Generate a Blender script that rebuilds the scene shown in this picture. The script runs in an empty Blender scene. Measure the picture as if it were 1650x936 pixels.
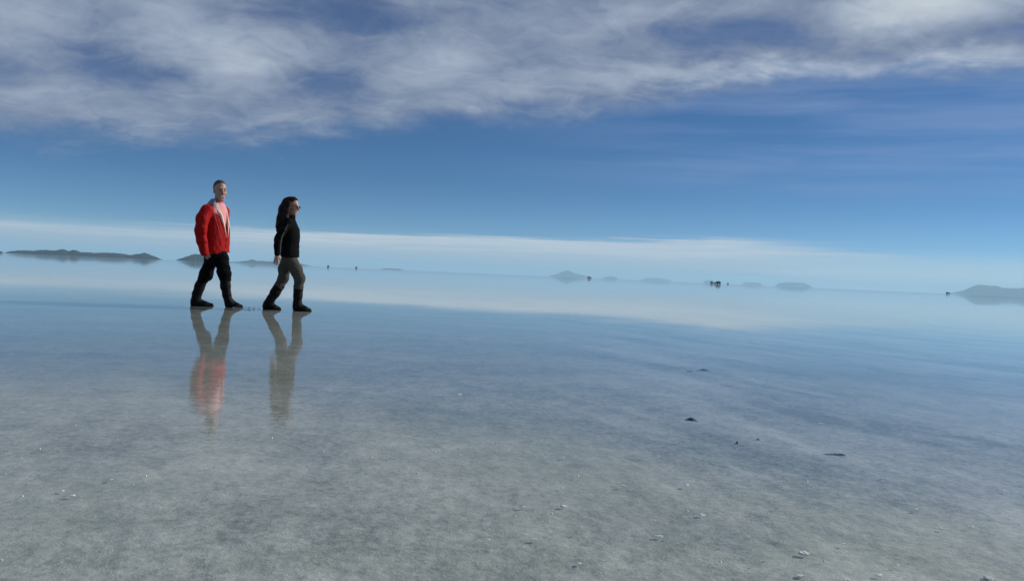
import bpy, math, random
import numpy as np
from mathutils import Matrix, Vector

random.seed(7)
rng = np.random.default_rng(11)
scene = bpy.context.scene
COL = scene.collection

# ------------------------------------------------------------------ camera
CAM_H, FPX = 0.63, 1283.0                      # camera height above the water, focal length in photo pixels
PITCH, ROLL = math.atan(25.4 / FPX), math.radians(2.46)
cF = Vector((0, math.cos(PITCH), -math.sin(PITCH)))
cU0 = Vector((0, math.sin(PITCH), math.cos(PITCH)))
cR0 = Vector((1, 0, 0))
cR = cR0 * math.cos(ROLL) + cU0 * math.sin(ROLL)
cU = -cR0 * math.sin(ROLL) + cU0 * math.cos(ROLL)
cam_data = bpy.data.cameras.new('camera')
cam = bpy.data.objects.new('camera', cam_data)
COL.objects.link(cam)
cam_data.sensor_width = 36.0
cam_data.lens = 36.0 * FPX / 1650.0
cam_data.clip_start = 0.05
cam_data.clip_end = 200000.0
cam.matrix_world = Matrix(((cR.x, cU.x, -cF.x, 0), (cR.y, cU.y, -cF.y, 0), (cR.z, cU.z, -cF.z, CAM_H), (0, 0, 0, 1)))
scene.camera = cam

# ------------------------------------------------------------------ sun, exposure, render
SUN_EL, SUN_AZ = math.radians(25), math.radians(70)      # azimuth clockwise from +Y
sun_dir = Vector((math.sin(SUN_AZ) * math.cos(SUN_EL), math.cos(SUN_AZ) * math.cos(SUN_EL), math.sin(SUN_EL)))
sd = bpy.data.lights.new('sun', 'SUN')
sd.energy = 4.6
sd.angle = math.radians(0.55)
sd.color = (1.0, 0.95, 0.87)
sun = bpy.data.objects.new('sun', sd)
COL.objects.link(sun)
sun.rotation_euler = (-sun_dir).to_track_quat('-Z', 'Y').to_euler()
sun.location = (30, 11, 20)
vs = scene.view_settings
vs.view_transform = 'Standard'
vs.look = 'None'
vs.exposure = -0.21
vs.gamma = 1.0
vs.use_curve_mapping = False
cy = scene.cycles
cy.use_denoising = True
cy.max_bounces = 8
cy.volume_bounces = 1
cy.transparent_max_bounces = 12
cy.caustics_reflective = False
cy.caustics_refractive = False
cy.sample_clamp_indirect = 4.0

# ------------------------------------------------------------------ node helper
class S:
    """a socket with arithmetic"""
    nt = None
    def __init__(self, s): self.s = s
    @staticmethod
    def _in(node, i, v):
        if isinstance(v, S): S.nt.links.new(v.s, node.inputs[i])
        else: node.inputs[i].default_value = v
    @staticmethod
    def m(op, *a, clamp=False):
        n = S.nt.nodes.new('ShaderNodeMath'); n.operation = op; n.use_clamp = clamp
        for i, v in enumerate(a): S._in(n, i, v)
        return S(n.outputs[0])
    def __add__(s, o): return S.m('ADD', s, o)
    __radd__ = __add__
    def __sub__(s, o): return S.m('SUBTRACT', s, o)
    def __rsub__(s, o): return S.m('SUBTRACT', o, s)
    def __mul__(s, o): return S.m('MULTIPLY', s, o)
    __rmul__ = __mul__
    def __truediv__(s, o): return S.m('DIVIDE', s, o)
def vec(x, y, z=0.0):
    n = S.nt.nodes.new('ShaderNodeCombineXYZ')
    for i, v in enumerate((x, y, z)): S._in(n, i, v)
    return S(n.outputs[0])
def sep(v):
    n = S.nt.nodes.new('ShaderNodeSeparateXYZ'); S._in(n, 0, v)
    return [S(o) for o in n.outputs]
def noise(v, scale=1.0, detail=4.0, rough=0.5, lac=2.0, dist=0.0):
    n = S.nt.nodes.new('ShaderNodeTexNoise')
    S._in(n, 'Vector', v)
    for k, x in (('Scale', scale), ('Detail', detail), ('Roughness', rough), ('Lacunarity', lac), ('Distortion', dist)):
        S._in(n, k, x)
    return S(n.outputs[0])
def sstep(x, a, b, lo=0.0, hi=1.0):
    n = S.nt.nodes.new('ShaderNodeMapRange'); n.interpolation_type = 'SMOOTHSTEP'
    S._in(n, 0, x); S._in(n, 1, a); S._in(n, 2, b); S._in(n, 3, lo); S._in(n, 4, hi)
    return S(n.outputs[0])
def mixc(f, a, b, mode='MIX'):
    n = S.nt.nodes.new('ShaderNodeMix'); n.data_type = 'RGBA'; n.blend_type = mode; n.clamp_factor = True
    S._in(n, 0, f)
    for i, v in ((6, a), (7, b)):
        if isinstance(v, S): S.nt.links.new(v.s, n.inputs[i])
        else: n.inputs[i].default_value = (*v, 1.0)
    return S(n.outputs[2])
def ramp(x, stops):
    n = S.nt.nodes.new('ShaderNodeValToRGB'); S._in(n, 0, x)
    e = n.color_ramp.elements
    while len(e) < len(stops): e.new(0.5)
    for el, (p, c) in zip(e, stops):
        el.position = p; el.color = (*c, 1.0) if not np.isscalar(c) else (c, c, c, 1.0)
    return S(n.outputs[0])
def lin(*c): return tuple(((x / 255) / 12.92 if x / 255 <= 0.04045 else ((x / 255 + 0.055) / 1.055) ** 2.4) for x in c)
def node(kind, **kw):
    n = S.nt.nodes.new(kind)
    for k, v in kw.items(): S._in(n, k.replace('_', ' '), v)
    return n

# ------------------------------------------------------------------ sky: clear upper air with a ragged cloud deck and a low bank
world = bpy.data.worlds.new('World')
scene.world = world
world.use_nodes = True
nt = S.nt = world.node_tree
nt.nodes.clear()
SKY = 0.10
tc = nt.nodes.new('ShaderNodeTexCoord')
dirv = S(tc.outputs['Generated'])
sky = nt.nodes.new('ShaderNodeTexSky')
sky.sky_type = 'NISHITA'
sky.sun_disc = False
sky.sun_elevation = SUN_EL
sky.sun_rotation = SUN_AZ
sky.altitude = 3650
sky.air_density = 1.0
sky.dust_density = 1.0
sky.ozone_density = 3.0
dx, dy, dz = sep(dirv)
DEG = 180 / math.pi
A0 = S.m('ARCTAN2', dx, dy) * DEG
E0 = S.m('ARCSINE', dz) * DEG
zz = S.m('MAXIMUM', dz, 0.0) + 0.06
P = vec(dx / zz, dy / zz, 0.0)                                  # the cloud sheet, foreshortened towards the horizon
zc = S.m('MAXIMUM', dz, 0.0) + 0.28                             # the deck's own texture, less foreshortened (thick, tumbled cloud)
qx, qy = dx / zc * 2.4, dy / zc * 2.4
w1 = noise(vec(qx, qy, 0.0), 1.1, 3, 0.55) - 0.5
w2 = noise(vec(qx + 17.3, qy - 4.1, 2.0), 1.3, 3, 0.55) - 0.5
w3 = noise(vec(qx - 7.7, qy + 9.2, 5.0), 4.5, 5, 0.6) - 0.5
A = A0 + w1 * 8.0 + w3 * 3.0
E = E0 + w2 * 3.0 + w3 * 1.5
def blob(a, e, sa, se, amp, slope=0.0):
    u = (A - a) / sa
    v = (E - e - (A - a) * slope) / se if slope else (E - e) / se
    return S.m('POWER', 2.718, (u * u + v * v) * -1.0) * amp
# lower rim of the deck against azimuth
fc = nt.nodes.new('ShaderNodeFloatCurve')
S._in(fc, 'Value', S.m('MULTIPLY_ADD', A, 1 / 90.0, 0.5, clamp=True))
rim = [(-45, 6.6), (-33, 7.1), (-22.6, 8.3), (-10.4, 9.9), (-2.5, 11.2), (5, 12.2), (15.6, 13.4), (23.5, 13.7), (32, 13.6), (45, 13.4)]
cv = fc.mapping.curves[0]
while len(cv.points) < len(rim): cv.points.new(0.5, 0.5)
for pt, (a, e) in zip(cv.points, rim): pt.location = (a / 90 + 0.5, e / 20.0)
fc.mapping.update()
rim_e = S(fc.outputs[0]) * 20.0
rag = noise(vec(qx, qy * 1.15, 4.0), 2.1, 8, 0.56, dist=0.25) - 0.5
fine = noise(vec(qx * 0.8 + qy * 0.25 + w1 * 2.0, qy * 1.5 - qx * 0.3 + w2 * 2.0, 1.0), 4.6, 8, 0.60, dist=0.2) - 0.5
over = E - rim_e + rag * 2.2 + fine * 1.2
cover = sstep(over, -1.1, 1.6)
bright = (0.37 + rag * 0.72 + fine * 0.40
          + blob(-21.5, 14.4, 5.5, 2.6, 0.42, -0.22) + blob(-32, 14.2, 4.0, 2.2, 0.26) + blob(8.0, 18.3, 3.2, 1.3, 0.40)
          + blob(26.5, 17.5, 5.0, 1.6, 0.66) + blob(20.0, 14.35, 13.0, 0.62, 0.60) + blob(-4.5, 13.8, 7.0, 2.3, 0.22)
          + blob(-20.0, 9.8, 10.0, 1.2, 0.07) + blob(-30.0, 9.6, 4.0, 1.0, 0.08)
          - blob(14.0, 16.6, 6.0, 1.2, 0.24) - blob(-14.5, 12.4, 4.0, 1.1, 0.20) - blob(-27.0, 12.0, 4.5, 1.1, 0.24)
          - blob(-11.5, 17.2, 4.5, 1.3, 0.22) - blob(30.5, 15.5, 3.5, 0.55, 0.22))
deck_col = ramp(bright, [(0.0, lin(88, 108, 150)), (0.22, lin(110, 126, 162)), (0.45, lin(138, 152, 178)), (0.7, lin(172, 184, 204)), (1.0, lin(210, 219, 227))])
gaps = sstep(bright, 0.05, 0.46, 0.45, 0.97)
# thin veil under the deck on the right
veil = (noise(vec(A0 * 0.045 + w1 * 0.5, E0 * 0.62 + A0 * 0.012 + w2 * 0.5, 3.0), 1.0, 6, 0.55) - 0.40) * sstep(A0, -8.0, 22.0) * sstep(E0, 4.5, 8.5)
# low bank of stratus along the horizon
streak = noise(vec(A0 * 0.055, E0 * 1.5, 7.0), 1.0, 5, 0.55) - 0.5
strk = noise(vec(A0 * 0.16, E0 * 4.2, 9.0), 1.0, 5, 0.6) - 0.5
top_e = 1.95 + (A0 + 30.0) * 0.022 + streak * 1.3 + strk * 0.7
bank = sstep(E0 - top_e, 0.28, -0.22) * sstep(A0 + streak * 30.0, 25.0, 14.0) * sstep(A0, -75.0, -45.0)
bank = bank * sstep(A0 + streak * 40.0, 12.0, -12.0, 0.78, 0.9) * (0.98 + streak * 0.6 + strk * 0.7)
wisp = blob(31.7, 2.2, 0.9, 0.10, 0.35) + blob(31.9, 1.72, 0.8, 0.09, 0.35)
bank_col = ramp(sstep(E0, 0.0, 2.4) + streak * 0.6 + strk * 0.6, [(0.0, lin(165, 186, 204)), (0.6, lin(190, 203, 216)), (1.0, lin(218, 225, 231))])
G = 1.0 / SKY
def scaled(c, g): 
    return mixc(1.0, c, (g, g, g), 'MULTIPLY')
deep = mixc(1.0, S(sky.outputs[0]), mixc(sstep(E0, 0.8, 7.0), (0.50, 0.73, 0.93), (0.32, 0.555, 0.765)), 'MULTIPLY')
deep = mixc(sstep(E0 + streak * 0.6, 3.0, 0.0, 0.0, 0.95), deep, scaled(mixc(0.0, lin(216, 227, 235), lin(216, 227, 235)), G))
col = mixc(S.m('MULTIPLY', veil, 1.5, clamp=True), deep, scaled(mixc(0.0, lin(150, 172, 214), lin(150, 172, 214)), G))
col = mixc(cover * gaps, col, scaled(deck_col, G))
col = mixc(S.m('MAXIMUM', bank, wisp), col, scaled(bank_col, G))
bg = nt.nodes.new('ShaderNodeBackground')
nt.links.new(col.s, bg.inputs[0])
bg.inputs[1].default_value = SKY
wo = nt.nodes.new('ShaderNodeOutputWorld')
nt.links.new(bg.outputs[0], wo.inputs[0])
world.cycles.sampling_method = 'MANUAL'
world.cycles.sample_map_resolution = 1024

# ------------------------------------------------------------------ helpers
def tag(o, label=None, cat=None, group=None, kind=None):
    for k, v in (('label', label), ('category', cat), ('group', group), ('kind', kind)):
        if v: o[k] = v
    return o
def new_obj(name, me, mat=None, parent=None):
    o = bpy.data.objects.new(name, me)
    COL.objects.link(o)
    if mat is not None and not me.materials: me.materials.append(mat)
    if parent is not None: o.parent = parent
    return o
def empty(name, loc=(0, 0, 0), rz=0.0):
    o = bpy.data.objects.new(name, None)
    COL.objects.link(o)
    o.location = loc; o.rotation_euler = (0, 0, rz); o.empty_display_size = 0.2
    return o
def mesh(name, V, Fc, smooth=True):
    me = bpy.data.meshes.new(name)
    V = np.asarray(V, dtype=np.float32)
    if isinstance(Fc, np.ndarray):
        k = Fc.shape[1]
        me.vertices.add(len(V)); me.vertices.foreach_set('co', V.ravel())
        me.loops.add(Fc.size); me.loops.foreach_set('vertex_index', Fc.ravel().astype(np.int32))
        me.polygons.add(len(Fc)); me.polygons.foreach_set('loop_start', np.arange(0, Fc.size, k, dtype=np.int32))
        me.update(calc_edges=True); me.validate()
    else:
        me.from_pydata(V.tolist(), [], Fc); me.update()
    me.polygons.foreach_set('use_smooth', [smooth] * len(me.polygons))
    return me
def material(name):
    m = bpy.data.materials.new(name); m.use_nodes = True
    m.node_tree.nodes.clear(); S.nt = m.node_tree
    return m
def finish(surf=None, vol=None):
    o = S.nt.nodes.new('ShaderNodeOutputMaterial')
    if surf is not None: S.nt.links.new(surf, o.inputs['Surface'])
    if vol is not None: S.nt.links.new(vol, o.inputs['Volume'])
def principled(base, rough=0.6, spec=0.5, normal=None, **kw):
    b = S.nt.nodes.new('ShaderNodeBsdfPrincipled')
    for i, v in (('Base Color', base), ('Roughness', rough), ('Specular IOR Level', spec), *[(k.replace('_', ' '), x) for k, x in kw.items()]):
        if isinstance(v, tuple) and len(v) == 3 and i == 'Base Color': v = (*v, 1.0)
        S._in(b, i, v)
    if normal is not None: S.nt.links.new(normal.s, b.inputs['Normal'])
    return b.outputs[0]
def bump(hgt, dist=0.01, strength=1.0):
    n = S.nt.nodes.new('ShaderNodeBump'); S._in(n, 'Height', hgt); S._in(n, 'Distance', dist); S._in(n, 'Strength', strength)
    return S(n.outputs[0])
def obj_pos():
    return S(S.nt.nodes.new('ShaderNodeTexCoord').outputs['Object'])
def world_pos():
    return S(S.nt.nodes.new('ShaderNodeNewGeometry').outputs['Position'])
def vscale(v, x, y, z):
    n = S.nt.nodes.new('ShaderNodeVectorMath'); n.operation = 'MULTIPLY'
    S._in(n, 0, v); n.inputs[1].default_value = (x, y, z)
    return S(n.outputs[0])
def ground(px, py, z=0.0):
    """where the sight line of a photo pixel meets the flat at height z"""
    v = cF * FPX + cR * (px - 825) + cU * (468 - py)
    t = (CAM_H - z) / -v.z
    return Vector((v.x * t, v.y * t, z))
def bearing(px, dist):
    """a point on the flat in the direction of a photo column at the horizon, dist metres off"""
    v = cF * FPX + cR * (px - 825) + cU * (468 - (407.1 + 0.04297 * px))
    v.z = 0; v.normalize()
    return v * dist
def vhash(ix, iy, iz, seed):
    h = (ix.astype(np.uint32) * np.uint32(374761393) + iy.astype(np.uint32) * np.uint32(668265263)
         + iz.astype(np.uint32) * np.uint32(2246822519) + np.uint32(seed * 3266489917 & 0xffffffff))
    h = (h ^ (h >> np.uint32(13))) * np.uint32(1274126177)
    h = h ^ (h >> np.uint32(16))
    return (h & np.uint32(0xffffff)).astype(np.float32) / np.float32(0xffffff)
def vnoise(x, y, z, seed=1):
    xi, yi, zi = np.floor(x), np.floor(y), np.floor(z)
    fx, fy, fz = x - xi, y - yi, z - zi
    fx = fx * fx * (3 - 2 * fx); fy = fy * fy * (3 - 2 * fy); fz = fz * fz * (3 - 2 * fz)
    xi = xi.astype(np.int64) & 0xffffffff; yi = yi.astype(np.int64) & 0xffffffff; zi = zi.astype(np.int64) & 0xffffffff
    r = 0
    for a in (0, 1):
        for b in (0, 1):
            for c in (0, 1):
                w = (fx if a else 1 - fx) * (fy if b else 1 - fy) * (fz if c else 1 - fz)
                r = r + w * vhash((xi + a) & 0xffffffff, (yi + b) & 0xffffffff, (zi + c) & 0xffffffff, seed)
    return r - 0.5
def fbm(x, y, z, seed=1, octs=4, gain=0.5):
    r, a = 0, 1.0
    for k in range(octs):
        r = r + a * vnoise(x * 2 ** k, y * 2 ** k, z * 2 ** k, seed + k); a *= gain
    return r

# ------------------------------------------------------------------ salt flat and the film of water on it
def polar(r0, r1, ratio, n_ang, hfun=None):
    rr = [0.0, r0]
    while rr[-1] < r1: rr.append(rr[-1] * ratio)
    rr = np.array(rr[1:]); n = len(rr)
    th = np.linspace(0, 2 * np.pi, n_ang, endpoint=False)
    X = rr[:, None] * np.cos(th); Y = rr[:, None] * np.sin(th)
    Z = np.zeros_like(X) if hfun is None else hfun(X, Y)
    V = np.concatenate([np.stack([X, Y, Z], -1).reshape(-1, 3), [[0, 0, Z[0].mean()]]])
    i = np.arange(n - 1)[:, None] * n_ang; j = np.arange(n_ang); k = (j + 1) % n_ang
    q = np.stack([i + j, i + n_ang + j, i + n_ang + k, i + k], -1).reshape(-1, 4)
    c = len(V) - 1
    caps = np.stack([np.full(n_ang, c), j, k], -1)
    return V, [tuple(x) for x in caps.tolist()] + [tuple(x) for x in q.tolist()]
def salt_height(X, Y):
    d = np.hypot(X, Y)
    o = np.zeros_like(X)
    near = np.clip((14 - d) / 10, 0, 1)
    # low crust ridges running obliquely away to the right, finer bumps between them
    u = X * 0.40 - Y * 0.92; v = X * 0.92 + Y * 0.40
    ridg = 1 - np.abs(fbm(u * 1.1, v * 3.4, o + 0.3, 3, 3)) * 3.2
    h = -0.0085 + 0.0025 * fbm(X * 1.3, Y * 1.3, o, 21, 3)
    h += near * (0.0050 * np.clip(ridg, 0, 1) ** 3 * np.clip((X + 0.1) / 0.9, 0.05, 1) + 0.0065 * fbm(X * 9, Y * 9, o + .5, 31, 4, 0.6) + 0.0030 * fbm(X * 38, Y * 38, o + .5, 41, 2))
    return np.minimum(h, -0.0012)
S.nt = None
m_salt = material('wet_salt_crust')
p = world_pos()
n_big = noise(p, 0.55, 3, 0.5)
n_mid = noise(p, 7.0, 6, 0.62)
n_fine = noise(p, 42.0, 5, 0.65)
n_grain = noise(p, 190.0, 3, 0.6)
wash = noise(vscale(p, 0.55, 1.0, 1.0), 1.6, 5, 0.58)
mott = S.m('MULTIPLY_ADD', n_mid - 0.5, 1.1, 0.5) + (n_fine - 0.5) * 1.5 + (n_grain - 0.5) * 0.5 + (wash - 0.5) * 0.9
sx_, sy_, _z = sep(p)
drift = noise(vec(sx_ * 0.92 + sy_ * 0.40, (sy_ * 0.92 - sx_ * 0.40) * 0.24, 0.0), 2.3, 6, 0.6, dist=0.4)     # wind-laid streaks in the crust
mott = mott + (drift - 0.5) * sstep(sx_ + (n_big - 0.5) * 0.6, -0.2, 1.0, 0.05, 2.3)
c = ramp(mott, [(0.0, (0.21, 0.22, 0.178)), (0.35, (0.350, 0.353, 0.298)), (0.6, (0.450, 0.440, 0.382)), (1.0, (0.61, 0.59, 0.52))])
c = mixc(sstep(n_big, 0.42, 0.66, 0.0, 0.4), c, (0.32, 0.36, 0.295))
hgt = n_mid * 0.5 + n_fine * 0.35 + n_grain * 0.12
finish(principled(c, 0.75, 0.25, bump(hgt, 0.014, 0.9)))
V, Fc = polar(0.7, 30.0, 1.0105, 1100, salt_height)
near_bed = mesh('salt_flat', V, Fc)
salt = new_obj('salt_flat', near_bed, m_salt)
tag(salt, 'pale grey salt crust under the shallow water', None, kind='structure')
# the flat goes on to the horizon at the mean level of the near sheet's rim
r_in = np.hypot(V[-2][0], V[-2][1])
ang = np.linspace(0, 2 * np.pi, 96, endpoint=False)
rr = [r_in * 0.985]
while rr[-1] < 25000: rr.append(rr[-1] * 1.35)
def flat_rings(rr, z):
    V = np.array([[r * math.cos(t), r * math.sin(t), z] for r in rr for t in ang]); n = len(ang)
    return V, [(i * n + j, (i + 1) * n + j, (i + 1) * n + (j + 1) % n, i * n + (j + 1) % n) for i in range(len(rr) - 1) for j in range(n)]
Vf, Ff = flat_rings(rr, -0.013)
tag(new_obj('salt_flat', mesh('salt_flat_far', Vf, Ff), m_salt), 'distant salt crust under the water reaching the horizon', None, kind='structure')

m_water = material('still_brine')
p = world_pos()
gx, gy, gz = sep(p)
dist = S.m('SQRT', gx * gx + gy * gy)
ruffle = sstep(dist, 2.0, 9.5, 1.0, 0.10) * sstep(dist, 12.0, 60.0, 1.0, 0.0)
rip = noise(vscale(p, 1.0, 1.3, 1.0), 17.0, 3, 0.6) + noise(p, 3.1, 2, 0.5) * 1.4
rings = None                                                     # small rings spreading from the wading boots
for fx, fy in ((-4.02, 11.30), (-4.45, 11.22), (-2.90, 11.30), (-3.40, 11.15)):
    rd = S.m('SQRT', (gx - fx) * (gx - fx) + (gy - fy) * (gy - fy))
    wv = S.m('SINE', rd * 120.0) * S.m('POWER', 2.718, rd * -7.0)
    rings = wv if rings is None else rings + wv
nrm = bump(rip * ruffle * 0.65 + rings * 0.30, 0.0011, 1.0)
# exact Fresnel reflectance, the same for light going down into the film and coming up out of it
dt = S.nt.nodes.new('ShaderNodeVectorMath'); dt.operation = 'DOT_PRODUCT'
S.nt.links.new(nrm.s, dt.inputs[0]); S.nt.links.new(S.nt.nodes.new('ShaderNodeNewGeometry').outputs['Incoming'], dt.inputs[1])
ci = S.m('MAXIMUM', S.m('ABSOLUTE', S(dt.outputs['Value'])), 0.0005)
gg = S.m('SQRT', ci * ci + (1.34 * 1.34 - 1.0))
fa = (gg - ci) / (gg + ci)
fb = (ci * (gg + ci) - 1.0) / (ci * (gg - ci) + 1.0)
fres = fa * fa * 0.5 * (fb * fb + 1.0)
gl = S.nt.nodes.new('ShaderNodeBsdfGlossy'); S._in(gl, 'Roughness', sstep(dist, 6.0, 90.0, 0.008, 0.034))
S.nt.links.new(nrm.s, gl.inputs['Normal'])
gl.inputs['Color'].default_value = (0.96, 0.97, 0.98, 1)
tr = S.nt.nodes.new('ShaderNodeBsdfTransparent'); tr.inputs['Color'].default_value = (0.93, 0.97, 0.965, 1)
mx = S.nt.nodes.new('ShaderNodeMixShader')
S.nt.links.new(fres.s, mx.inputs[0]); S.nt.links.new(tr.outputs[0], mx.inputs[1]); S.nt.links.new(gl.outputs[0], mx.inputs[2])
finish(mx.outputs[0])
rr = [0.5]
while rr[-1] < 25000: rr.append(rr[-1] * 1.12)
Vw, Fw = flat_rings(rr, 0.0)
Vw = np.concatenate([Vw, [[0, 0, 0]]])
Fw += [(len(Vw) - 1, j, (j + 1) % 96) for j in range(96)]
water = new_obj('water', mesh('water', Vw, Fw), m_water)
tag(water, 'thin film of still water mirroring the sky', None, kind='structure')

# ------------------------------------------------------------------ islands and mountains
m_rock = material('island_rock')
p = obj_pos()
r1 = noise(p, 0.02, 6, 0.6)
finish(principled(ramp(r1, [(0.3, (0.016, 0.020, 0.020)), (0.55, (0.030, 0.034, 0.034)), (0.8, (0.055, 0.055, 0.050))]), 0.95, 0.1, bump(r1, 20.0, 0.6)))
def island(name, px0, px1, dist, prof, label, depth=0.35, rough=0.12, seed=1, nx=160, ny=36):
    """prof: list of (photo column, height in photo pixels above the horizon)"""
    a, b = bearing(px0, dist), bearing(px1, dist)
    mid = (a + b) / 2
    xdir = (b - a); W = xdir.length; xdir.normalize()
    ydir = Vector((-xdir.y, xdir.x, 0))
    m2px = mid.length / FPX
    t = np.linspace(0, 1, nx)
    px = px0 + t * (px1 - px0)
    hp = np.interp(px, [q[0] for q in prof], [q[1] for q in prof])
    ker = np.array([1, 2, 3, 2, 1]) / 9.0
    hp = np.convolve(np.pad(hp, 2, mode='edge'), ker, mode='valid')
    s = np.linspace(-1, 1, ny)
    D = W * depth
    T, Sg = np.meshgrid(t, s, indexing='ij')
    env = np.clip(1 - np.abs(Sg) ** 1.6, 0, 1)
    k = 26 * W / 1500
    Hh = hp[:, None] * m2px * env * (1 + rough * 2.2 * fbm(T * 34, Sg * 7, T * 0 + seed, seed, 4, 0.55))
    Hh += (rough * 1.2 * m2px * np.clip(hp, 0, 3)[:, None]) * env * fbm(T * 110, Sg * 12, T * 0, seed + 9, 2)
    Hh = np.where(env <= 0.001, -2.0, np.maximum(Hh, -1.0))
    shore = 1 + 0.25 * fbm(T * 12, T * 0 + 2, T * 0, seed + 4, 3)
    X = (T - 0.5) * W; Y = Sg * D * 0.5 * shore
    V = np.stack([X, Y, Hh], -1).reshape(-1, 3)
    i = np.arange(nx - 1)[:, None] * ny; j = np.arange(ny - 1)
    q = np.stack([i + j, i + ny + j, i + ny + j + 1, i + j + 1], -1).reshape(-1, 4)
    o = new_obj(name, mesh(name, V, q), m_rock)
    o.location = mid; o.rotation_euler = (0, 0, math.atan2(xdir.y, xdir.x))
    return tag(o, label, None, kind='structure')
island('island', 6, 262, 4000, [(6, 0), (14, 2.2), (24, 4), (50, 4.6), (70, 6), (88, 6.5), (96, 8.6), (104, 6.6), (116, 8.0), (124, 5.6), (150, 5.6), (185, 6), (205, 4.6), (218, 6.5), (229, 8.6), (238, 6.8), (250, 3.5), (262, 0)],
       'long low dark rocky island at the far left of the horizon', 0.3, 0.14, 3)
island('island', 282, 372, 4200, [(282, 0), (292, 3.4), (302, 6.5), (312, 10.2), (318, 9.4), (330, 9.0), (345, 7.5), (358, 4), (372, 0)],
       'dark humped island on the horizon behind the man in red', 0.4, 0.12, 5)
island('island', 364, 502, 9000, [(364, 0.6), (385, 1.8), (398, 4), (405, 6.2), (412, 4.6), (430, 4), (444, 5), (455, 3), (478, 3.6), (490, 1.8), (502, 0)],
       'faint low island on the horizon behind the woman', 0.3, 0.15, 8)
island('island', 611, 652, 7500, [(611, 0), (618, 1.0), (630, 1.3), (645, 1.2), (652, 0)], 'thin low strip of land on the horizon right of the two dots', 0.3, 0.1, 12)
island('mountain', 884, 950, 19000, [(884, 0.5), (890, 2.4), (898, 4.4), (905, 8), (913, 10.8), (919, 9), (927, 6.0), (936, 4.6), (944, 3), (950, 0.4)],
       'hazy blue peaked mountain near the centre of the horizon', 0.5, 0.05, 15)
island('island', 969, 998, 21000, [(969, 0), (975, 2.8), (984, 4.6), (990, 3.6), (998, 0)], 'small faint grey hill right of the peaked mountain', 0.5, 0.06, 18)
island('island', 1032, 1084, 24000, [(1032, 1), (1040, 3.5), (1060, 4.5), (1075, 3.5), (1084, 0.5)], 'very faint flat rise on the horizon midway between the hills', 0.4, 0.05, 21)
island('island', 1131, 1156, 20000, [(1131, 0), (1136, 3.4), (1143, 5.4), (1149, 4.2), (1156, 0)], 'small grey hill just left of the largest dark vehicle', 0.5, 0.06, 24)
island('island', 1194, 1230, 22000, [(1194, 0), (1199, 3.5), (1210, 4.2), (1224, 3.5), (1230, 0)], 'faint flat grey hill right of the largest dark vehicle', 0.4, 0.06, 27)
island('island', 1248, 1312, 20000, [(1248, 0), (1254, 4.2), (1270, 6.4), (1293, 6.8), (1302, 4), (1312, 0)], 'flat topped blue grey island right of centre on the horizon', 0.4, 0.05, 30)
island('mountain', 1530, 1790, 15500, [(1530, 0.4), (1545, 3.2), (1556, 6), (1566, 10), (1577, 13.5), (1581, 14.4), (1600, 13.6), (1618, 11.6), (1634, 10.4), (1650, 11.4), (1680, 15), (1720, 12), (1760, 6), (1790, 0)],
       'broad blue mountain rising at the right edge of the picture', 0.4, 0.06, 33, 220)

# ------------------------------------------------------------------ haze
m_haze = material('haze')
pv = S.nt.nodes.new('ShaderNodeVolumePrincipled')
HAZE = 0.000075
pv.inputs['Color'].default_value = (0.50, 0.80, 1.0, 1)
pv.inputs['Density'].default_value = HAZE
pv.inputs['Anisotropy'].default_value = 0.1
finish(None, pv.outputs[0])
hb = 30000.0; ht = 270.0
Vh = [(x, y, z) for x in (-hb, hb) for y in (-hb, hb) for z in (-3.0, ht)]
Fh = [(0, 1, 3, 2), (4, 6, 7, 5), (0, 4, 5, 1), (2, 3, 7, 6), (0, 2, 6, 4), (1, 5, 7, 3)]
tag(new_obj('haze', mesh('haze', Vh, Fh, False), m_haze), 'pale blue haze over the salt flat', None, kind='stuff')

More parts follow.
